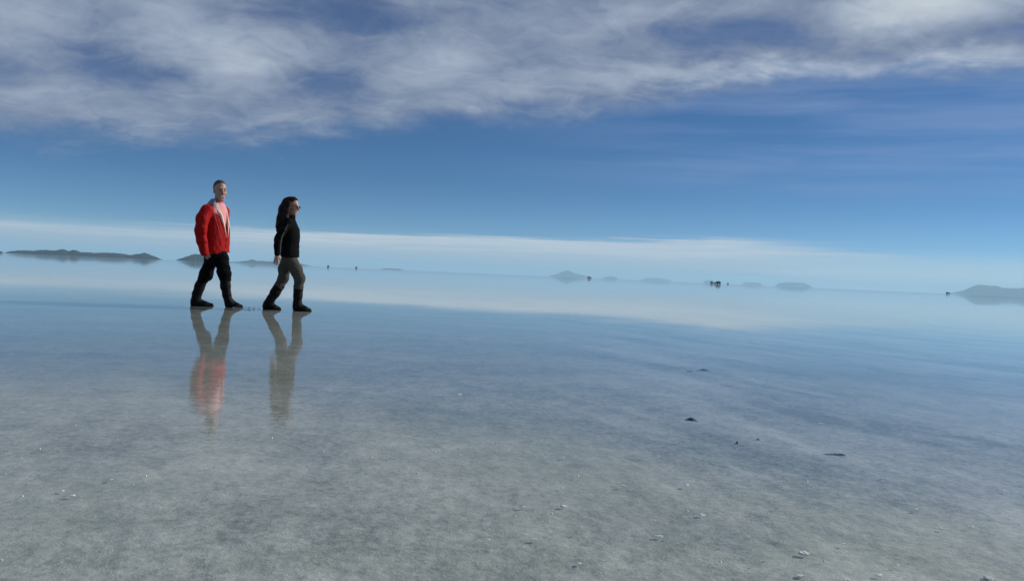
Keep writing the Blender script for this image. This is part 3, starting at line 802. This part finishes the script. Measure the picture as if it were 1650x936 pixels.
# long hair falling down the back
F = Field((-0.30, -0.24, 1.00), (0.22, 0.20, 1.66), 0.0045)
HW.ell(F, (-0.018, 0, 0.040), (0.108, 0.088, 0.101), 0.015)
F.cut(lambda x, y, z: (lambda u: (0.80 * (u[0] - 0.045 + 4.5 * np.minimum(np.abs(u[1]), 0.08) ** 2) - 0.60 * (u[2] - 0.070)) * HW.s)(HW.loc(x, y, z)), 0.012)
F.chain([(-0.05, 0, 1.50), (-0.088, 0.0, 1.40), (-0.112, -0.01, 1.28), (-0.128, -0.015, 1.17), (-0.135, -0.02, 1.09)], [0.078, 0.082, 0.080, 0.066, 0.030], 0.03)
F.chain([(-0.03, -0.075, 1.48), (-0.052, -0.098, 1.38), (-0.066, -0.120, 1.28), (-0.085, -0.130, 1.19)], [0.036, 0.044, 0.042, 0.018], 0.03)
F.chain([(-0.02, 0.075, 1.48), (-0.03, 0.095, 1.38), (-0.06, 0.110, 1.28), (-0.08, 0.12, 1.18)], [0.036, 0.042, 0.040, 0.018], 0.03)
hr = random.Random(8)
for k in range(14):                                # loose locks lifting off the back and ends
    z0 = hr.uniform(1.16, 1.42); y0 = hr.uniform(-0.13, 0.08); x0 = np.interp(z0, [1.1, 1.2, 1.3, 1.45], [-0.14, -0.165, -0.165, -0.135])
    dx_, dz_ = hr.uniform(0.010, 0.038), hr.uniform(0.09, 0.17)
    F.chain([(x0 + 0.02, y0, z0), (x0 - dx_ * 0.6, y0 - 0.01, z0 - dz_ * 0.5), (x0 - dx_, y0 + hr.uniform(-0.02, 0.02), z0 - dz_)], [0.013, 0.010, 0.0055], 0.010)
F.wrinkle(0.014, (20, 20, 5), 71, 3)
F.wrinkle(0.005, (60, 60, 7), 75, 2)
grow(F, 'hair', m_hair_brown, wom)
sunglasses(HW, wom, -0.006)
# jacket
wj = [(0.70, 0.016, 0, 0.172, 0.130), (0.80, 0.016, 0, 0.180, 0.136), (0.92, 0.016, 0, 0.168, 0.128), (1.05, 0.018, 0, 0.175, 0.130), (1.15, 0.014, 0, 0.178, 0.122), (1.225, 0.005, 0, 0.150, 0.094), (1.28, 0.004, 0, 0.088, 0.078), (1.335, 0.012, 0, 0.072, 0.072)]
TW = Torso(wj, YW)
F = Field((-0.30, -0.32, 0.70), (0.28, 0.32, 1.40), 0.0055)
TW.put(F)
F.chain([ws_n, (-0.105, -0.18, 1.11), we_n, (-0.165, -0.205, 0.88), (-0.162, -0.206, 0.79)], [0.066, 0.058, 0.054, 0.046, 0.042], 0.025)
F.chain([ws_f, (0.015, 0.19, 1.11), we_f, (0.003, 0.205, 0.88), ww_f], [0.066, 0.058, 0.054, 0.046, 0.042], 0.025)
def foldw(pts, r, op, k=0.014): F.chain([TW.at(*q) for q in pts], [r] * len(pts), k, op)
foldw([(0.955, -0.10, 0.010), (0.94, 0.0, 0.010), (0.955, 0.09, 0.010)], 0.010, 'sub')
foldw([(0.87, -0.10, 0.010), (0.86, 0.02, 0.010), (0.88, 0.11, 0.010)], 0.009, 'sub')
foldw([(0.765, -0.14, 0.0), (0.765, 0.0, 0.0), (0.765, 0.14, 0.0)], 0.010, 'add')
F.chain([(-0.215, -0.21, 1.0), (-0.17, -0.255, 0.985), (-0.11, -0.23, 1.0)], [0.006] * 3, 0.014, 'sub')
F.wrinkle(0.014, (10, 10, 7), 81, 3)
F.cut(lambda x, y, z: 0.748 - z, 0.005)
F.put(lambda x, y, z: np.sqrt((x - 0.012) ** 2 + y ** 2) - 0.057, (-0.06, -0.08, 1.27), (0.10, 0.08, 1.40), 0.004, 'sub')
F.cut(lambda x, y, z: np.minimum(0.03 - np.abs(y + 0.012), np.minimum(x - 0.03, z - 1.26)), 0.004)
wjk = grow(F, 'jacket', m_black2, wom)
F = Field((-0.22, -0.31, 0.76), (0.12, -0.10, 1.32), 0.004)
F.chain([(0.005, -0.178, 1.265), (-0.030, -0.214, 1.19), (-0.065, -0.225, 1.11), (-0.106, -0.238, 1.02), (-0.118, -0.236, 0.96), (-0.122, -0.232, 0.88), (-0.124, -0.228, 0.80)], [0.007] * 7, 0.006)  # lit front edge of the near sleeve, painted as a thin grey tube
grow(F, 'sleeve_highlight', m_sleeve_highlight, wjk)
# trousers
F = Field((-0.36, -0.26, 0.22), (0.36, 0.26, 0.86), 0.006)
F.ell((0.010, 0, 0.735), (0.112, 0.150, 0.12), 0.04)
F.chain([(0.040, -0.062, 0.70), (0.110, -0.085, 0.58), (0.168, -0.085, 0.455), (0.160, -0.085, 0.33), (0.155, -0.085, 0.27)], [0.092, 0.088, 0.079, 0.067, 0.056], 0.03)
F.chain([(-0.025, 0.062, 0.70), (-0.055, 0.082, 0.58), (-0.068, 0.085, 0.455), (-0.125, 0.085, 0.33), (-0.165, 0.085, 0.26)], [0.092, 0.086, 0.080, 0.068, 0.054], 0.03)
F.wrinkle(0.014, (9, 9, 12), 94, 3)
F.cut(lambda x, y, z: 0.265 - z, 0.006)
grow(F, 'trousers', m_khaki, wom)
boot([(0.155, -0.085, 0.315), (0.152, -0.085, 0.22), (0.150, -0.085, 0.13), (0.148, -0.085, 0.08)], [0.073, 0.068, 0.060, 0.055], 0.088, 0.362, -0.085, wom)
boot([(-0.118, 0.085, 0.345), (-0.180, 0.085, 0.24), (-0.235, 0.085, 0.15), (-0.268, 0.085, 0.095)], [0.077, 0.072, 0.062, 0.055], -0.352, -0.078, 0.085, wom, lift=0.012)

# ------------------------------------------------------------------ far four-wheel-drive vehicles standing on the flat
def paint(name, base):
    m = material(name); p = obj_pos(); n = noise(p, 3.0, 4, 0.6)
    finish(principled(mixc(n, tuple(c * 0.8 for c in base), base), 0.35, 0.5, None))
    return m
m_paint = paint('dark_car_paint', (0.022, 0.032, 0.040))
m_tyre = paint('tyre_rubber', (0.012, 0.012, 0.012))
m_rim = paint('grey_rim', (0.16, 0.16, 0.17))
m_glass = material('car_glass'); finish(principled((0.012, 0.015, 0.018), 0.08, 0.7))
m_lamp = material('car_lamp'); finish(principled((0.55, 0.55, 0.5), 0.2, 0.5))
def prism(name, prof, w, w_top=None, z_split=None):
    """side profile (x, z) extruded across the car; points above z_split lean in to w_top"""
    n = len(prof); V = []
    for sgn in (-1, 1):
        for x, z in prof:
            ww = w if (z_split is None or z <= z_split) else w_top
            V.append((x, sgn * ww / 2, z))
    Fc = [tuple(range(n))[::-1], tuple(range(n, 2 * n))] + [(i, (i + 1) % n, n + (i + 1) % n, n + i) for i in range(n)]
    return mesh(name, V, Fc, False)
def box_mesh(name, c, s):
    V = [(c[0] + sx * s[0] / 2, c[1] + sy * s[1] / 2, c[2] + sz * s[2] / 2) for sx in (-1, 1) for sy in (-1, 1) for sz in (-1, 1)]
    return mesh(name, V, [(0, 1, 3, 2), (4, 6, 7, 5), (0, 4, 5, 1), (2, 3, 7, 6), (0, 2, 6, 4), (1, 5, 7, 3)], False)
def disc(name, r0, r1, w, n=18):
    V = []; Fc = []
    for sgn in (-1, 1):
        for r in (r0, r1):
            for k in range(n):
                a = 2 * math.pi * k / n; V.append((r * math.cos(a), sgn * w / 2, r * math.sin(a)))
    q = lambda i, k: i * n + k % n
    for k in range(n):
        Fc += [(q(0, k), q(1, k), q(1, k + 1), q(0, k + 1)), (q(2, k), q(2, k + 1), q(3, k + 1), q(3, k)), (q(1, k), q(3, k), q(3, k + 1), q(1, k + 1)), (q(0, k), q(0, k + 1), q(2, k + 1), q(2, k))]
    if r0 < 0.12: Fc += [tuple(q(0, k) for k in range(n)), tuple(q(2, k) for k in range(n))[::-1]]
    return mesh(name, V, Fc, False)
def make_vehicle():
    t = empty('four_wheel_drive_vehicle')
    body = [(-2.30, 0.55), (-2.34, 0.95), (-2.30, 1.12), (-2.18, 1.80), (0.42, 1.82), (0.62, 1.76), (1.02, 1.20), (2.10, 1.10), (2.28, 0.98), (2.32, 0.55),
            (1.88, 0.50), (1.80, 0.78), (1.42, 0.90), (1.02, 0.78), (0.94, 0.48), (-0.96, 0.48), (-1.04, 0.78), (-1.44, 0.90), (-1.84, 0.78), (-1.92, 0.52)]
    b = new_obj('body', prism('suv_body', body, 1.84, 1.52, 1.3), m_paint, t)
    for sgn in (-1, 1):
        for x0, x1 in ((-2.02, -1.18), (-1.10, -0.22), (-0.14, 0.66)):
            V = [(x0, sgn * 0.926, 1.24), (x1, sgn * 0.926, 1.24), (min(x1, 0.46), sgn * 0.775, 1.70), (x0 + 0.08, sgn * 0.775, 1.70)]
            V += [(x, y - sgn * 0.03, z) for x, y, z in V]
            new_obj('window', mesh('side_window', V, [(0, 1, 2, 3), (7, 6, 5, 4), (0, 4, 5, 1), (1, 5, 6, 2), (2, 6, 7, 3), (3, 7, 4, 0)], False), m_glass, b)
        new_obj('headlight', box_mesh('headlight', (2.30, sgn * 0.68, 0.88), (0.06, 0.30, 0.16)), m_lamp, b)
        new_obj('mirror', box_mesh('wing_mirror', (0.74, sgn * 1.02, 1.28), (0.12, 0.20, 0.16)), m_paint, b)
    V = [(1.00, -0.80, 1.235), (1.00, 0.80, 1.235), (0.655, 0.68, 1.735), (0.655, -0.68, 1.735)]
    V += [(x - 0.05, y, z - 0.03) for x, y, z in V]
    new_obj('windscreen', mesh('windscreen', V, [(0, 1, 2, 3), (7, 6, 5, 4), (0, 4, 5, 1), (1, 5, 6, 2), (2, 6, 7, 3), (3, 7, 4, 0)], False), m_glass, b)
    wt, wr = disc('tyre', 0.24, 0.39, 0.25), disc('rim', 0.05, 0.245, 0.20)
    for x in (1.42, -1.44):
        for sgn in (-1, 1):
            w = new_obj('wheel', wt, m_tyre, t); w.location = (x, sgn * 0.80, 0.39)
            new_obj('rim', wr, m_rim, w)
    rk = []
    r = new_obj('roof_rack', prism('roof_rack', [(-1.95, 1.86), (0.2, 1.86), (0.2, 1.93), (-1.95, 1.93)], 1.3), m_tyre, t)
    new_obj('luggage', box_mesh('luggage', (-0.9, 0.0, 2.06), (1.5, 1.05, 0.26)), m_paint, r)
    return t
def copy_tree(o, parent=None):
    c = o.copy(); COL.objects.link(c); c.parent = parent
    for ch in list(o.children): copy_tree(ch, c)
    return c
proto = make_vehicle()
cars = [(1156, 400, 125, 'largest dark four-wheel-drive vehicle, right of centre on the horizon'),
        (950, 560, 60, 'dark vehicle just right of the peaked hazy mountain'),
        (529, 640, 85, 'nearer of the two dark vehicles to the woman, on the horizon'),
        (574, 670, 95, 'second dark vehicle to the right of the woman on the horizon'),
        (1528, 760, 8, 'dark vehicle at the left foot of the blue mountain on the right'),
        (1173, 860, 80, 'tiny dark vehicle just right of the largest vehicle'),
        (1147.5, 560, 70, 'dark vehicle touching the left side of the largest vehicle'),
        (2, 800, 80, 'tiny dark vehicle at the left edge of the horizon')]
for i, (px, d, a, lab) in enumerate(cars):
    o = proto if i == 0 else copy_tree(proto)
    d *= 1.32; q = bearing(px, d); o.location = (q.x, q.y, -0.012)
    o.rotation_euler = (0, 0, math.radians(a) + math.atan2(-q.x, q.y))
    tag(o, lab, 'vehicle', 'vehicles far out on the flat')

# ------------------------------------------------------------------ dark clumps breaking the film of water
m_mud = material('wet_dark_silt'); p = obj_pos(); n = noise(p, 40.0, 5, 0.6)
finish(principled(mixc(n, (0.035, 0.040, 0.048), (0.085, 0.092, 0.105)), 0.55, 0.3, bump(n, 0.006, 0.7)))
def clump(px, py, w, dpt, hgt, label, rz=0.0, seed=1, name='silt_clump', mat=m_mud, group=None, cat='silt clump'):
    g = ground(px, py)
    nr, na = 7, 26; V = [(0, 0, hgt * 0.95)]; Fc = []
    for i in range(1, nr + 1):
        t = i / nr
        for k in range(na):
            a = 2 * math.pi * k / na
            e = 1 + 0.55 * float(fbm(np.array([math.cos(a) * 1.3]), np.array([math.sin(a) * 1.3]), np.array([seed * 3.1]), seed, 3)[0])
            x, y = 0.5 * w * t * e * math.cos(a), 0.5 * dpt * t * e * math.sin(a)
            z = (hgt + 0.010) * (1 - t ** 1.7) * (1 + 0.9 * float(fbm(np.array([x / w * 5]), np.array([y / dpt * 5]), np.array([seed * 1.7]), seed + 3, 3)[0])) - 0.010 - 0.004 * t ** 2
            V.append((x, y, z))
    for k in range(na): Fc.append((0, 1 + k, 1 + (k + 1) % na))
    for i in range(nr - 1):
        for k in range(na):
            a, b = 1 + i * na + k, 1 + i * na + (k + 1) % na
            Fc.append((a, a + na, b + na, b))
    o = new_obj(name, mesh(name, V, Fc), mat); o.location = (g.x, g.y, 0.0); o.rotation_euler = (0, 0, rz)
    return tag(o, label, cat, group)
G_ = 'dark clumps in the shallow water'
clump(1134, 595.5, 0.130, 0.10, 0.003, 'farther dark silt clump right of centre in the water, larger piece', 0.0, 2, group=G_)
clump(1112, 597.5, 0.075, 0.05, 0.001, 'thin dark sliver beside the left end of the farther silt clump', 0.0, 4, group=G_)
clump(1114, 675, 0.080, 0.07, 0.003, 'darkest oval silt clump right of centre in the water', 0.1, 6, group=G_)
clump(1188, 712.5, 0.030, 0.03, 0.002, 'small dark silt clump below and right of the darkest one', 0.0, 8, group=G_)
clump(1222, 706, 0.022, 0.02, 0.000, 'tiny dark fleck right of the small silt clump', 0.0, 9, group=G_)
clump(1349, 731, 0.125, 0.022, 0.0005, 'dark crack edge in the salt crust at the right', -0.30, 11, 'crust_ridge', group=G_, cat='crust ridge')

# ------------------------------------------------------------------ bright halite crystals
m_halite = material('white_halite'); p = obj_pos(); n = noise(p, 300.0, 3, 0.5)
finish(principled(mixc(n, (0.62, 0.62, 0.60), (0.80, 0.80, 0.78)), 0.25, 0.5, None))
def crystal_mesh(seed):
    r = random.Random(seed); V, Fc = [], []
    for k in range(4):
        s = r.uniform(0.5, 1.0) if k else 1.0
        M = Matrix.Rotation(r.uniform(0, 6.28), 3, 'Z') @ Matrix.Rotation(r.uniform(-0.5, 0.5), 3, 'X') @ Matrix.Rotation(r.uniform(-0.5, 0.5), 3, 'Y')
        off = Vector((r.uniform(-0.7, 0.7), r.uniform(-0.5, 0.5), r.uniform(-0.1, 0.2))) if k else Vector((0, 0, 0))
        b = len(V)
        for sx in (-1, 1):
            for sy in (-1, 1):
                for sz in (-1, 1):
                    q = M @ Vector((sx * 0.5 * s, sy * 0.45 * s, sz * 0.4 * s)) + off; V.append((q.x, q.y, q.z + 0.25))
        Fc += [tuple(b + i for i in f) for f in ((0, 1, 3, 2), (4, 6, 7, 5), (0, 4, 5, 1), (2, 3, 7, 6), (0, 2, 6, 4), (1, 5, 7, 3))]
    return mesh('salt_crystal', V, Fc, False)
cmesh = [crystal_mesh(k) for k in range(6)]
spots = [(1297, 891.5, 1.9), (1131, 829, 1.5), (1106, 781, 1.3), (1064, 863, 1.2), (1562, 847, 1.2), (1592, 930, 1.6), (1289, 927, 1.3), (1416, 925, 1.3), (1366, 933, 1.1), (1321, 682, 1.2),
         (1594, 695, 1.2), (1478, 820, 1.1), (1518, 851, 1.0), (1118, 792, .8), (1239, 858, .7), (1360, 875, .8), (1446, 909, .8), (842, 816.5, 1.4), (909, 815, 1.6), (782, 836, .8), (787, 868, .8),
         (863, 868, 1.1), (1003, 782, 1.2), (908, 737, 1.0), (934, 907, .9), (117, 798, 1.3), (102, 790, 1.0), (180, 772, .8), (741, 635, 1.6), (1055, 838, .7), (1180, 760, .8), (1255, 745, .7), (1420, 770, .9), (1620, 790, .9)]
special = {0: 'largest white salt crystal in the foreground, lower right', 28: 'lone white salt crystal in the middle distance near the picture centre', 25: 'white salt crystal at the far left of the foreground, nearer of a close pair',
           26: 'white salt crystal at the far left of the foreground, farther of a close pair'}
ordinal = ['leftmost', 'second', 'third', 'fourth', 'fifth', 'sixth', 'seventh', 'eighth', 'ninth', 'tenth', 'eleventh', 'twelfth', 'thirteenth', 'fourteenth', 'fifteenth', 'sixteenth', 'seventeenth', 'eighteenth']
rest = sorted((i for i in range(len(spots)) if i not in special), key=lambda i: spots[i][0])
for r_, i in enumerate(rest):
    k = r_ if r_ < len(rest) / 2 else len(rest) - 1 - r_
    side = 'left' if r_ < len(rest) / 2 else 'right'
    word = ordinal[k] + (' from the ' + side if k else '') if (k or side == 'left') else 'rightmost'
    special[i] = 'small white salt crystal, %s among those glinting on the foreground crust' % word
for i, (px, py, s) in enumerate(spots):
    g = ground(px, py)
    o = new_obj('salt_crystal', cmesh[i % 6], m_halite)
    k = 0.0058 * s * (0.7 + 0.3 * g.length / 2.5); o.scale = (k * 1.5, k * 1.1, k * 0.55); o.location = (g.x, g.y, -0.0016); o.rotation_euler = (0, 0, random.uniform(0, 6.28))
    tag(o, special[i], 'salt crystal', 'white salt crystals on the crust')
# uncountable finer grains
rg = random.Random(5); V, Fc = [], []
for k in range(1500):
    d = 1.45 * math.exp(rg.random() * 0.85); a = rg.uniform(-0.75, 0.75)
    x, y = d * math.sin(a), d * math.cos(a)
    if vnoise(np.array([x * 2.2]), np.array([y * 2.2]), np.array([0.3]), 77)[0] < rg.uniform(-0.3, 0.25): continue
    s = 0.0009 * (0.5 + rg.random() ** 3 * 1.8) * (0.6 + d * 0.25); b = len(V); t = rg.uniform(0, 3.14)
    for sx, sy, sz in ((-1, -1, 0), (1, -1, 0), (1, 1, 0), (-1, 1, 0), (-.6, -.6, 1), (.6, -.6, 1), (.6, .6, 1), (-.6, .6, 1)):
        V.append((x + s * (sx * math.cos(t) - sy * math.sin(t)) * 1.3, y + s * (sx * math.sin(t) + sy * math.cos(t)), -0.0015 + sz * s * 1.6))
    Fc += [(b + 4, b + 5, b + 6, b + 7), (b, b + 1, b + 5, b + 4), (b + 1, b + 2, b + 6, b + 5), (b + 2, b + 3, b + 7, b + 6), (b + 3, b, b + 4, b + 7)]
tag(new_obj('salt_grains', mesh('salt_grains', V, Fc, False), m_halite), 'fine white salt grains scattered over the wet crust', None, kind='stuff')

# ------------------------------------------------------------------ the splash at the man's leading boot
m_drop = material('splashed_water')
finish(principled((0.75, 0.8, 0.84), 0.08, 0.5, None, Transmission_Weight=0.7, IOR=1.33))
import bmesh
bm = bmesh.new(); rs = random.Random(3)
c0 = ground(398, 497.5)
for k in range(70):
    t = rs.random() ** 1.5
    x = c0.x + rs.gauss(0.0, 0.11); y = c0.y + rs.gauss(0, 0.05)
    z = abs(rs.gauss(0, 0.020)) * math.exp(-abs(x - c0.x) * 4) + 0.002
    r = rs.uniform(0.002, 0.0065)
    bmesh.ops.create_icosphere(bm, subdivisions=1, radius=r, matrix=Matrix.Translation((x, y, z)) @ Matrix.Diagonal((1.5, 1.2, 1.0, 1.0)))
me = bpy.data.meshes.new('splash'); bm.to_mesh(me); bm.free()
me.polygons.foreach_set('use_smooth', [True] * len(me.polygons))
tag(new_obj('splash', me, m_drop), "droplets splashing ahead of the man's leading boot", None, kind='stuff')
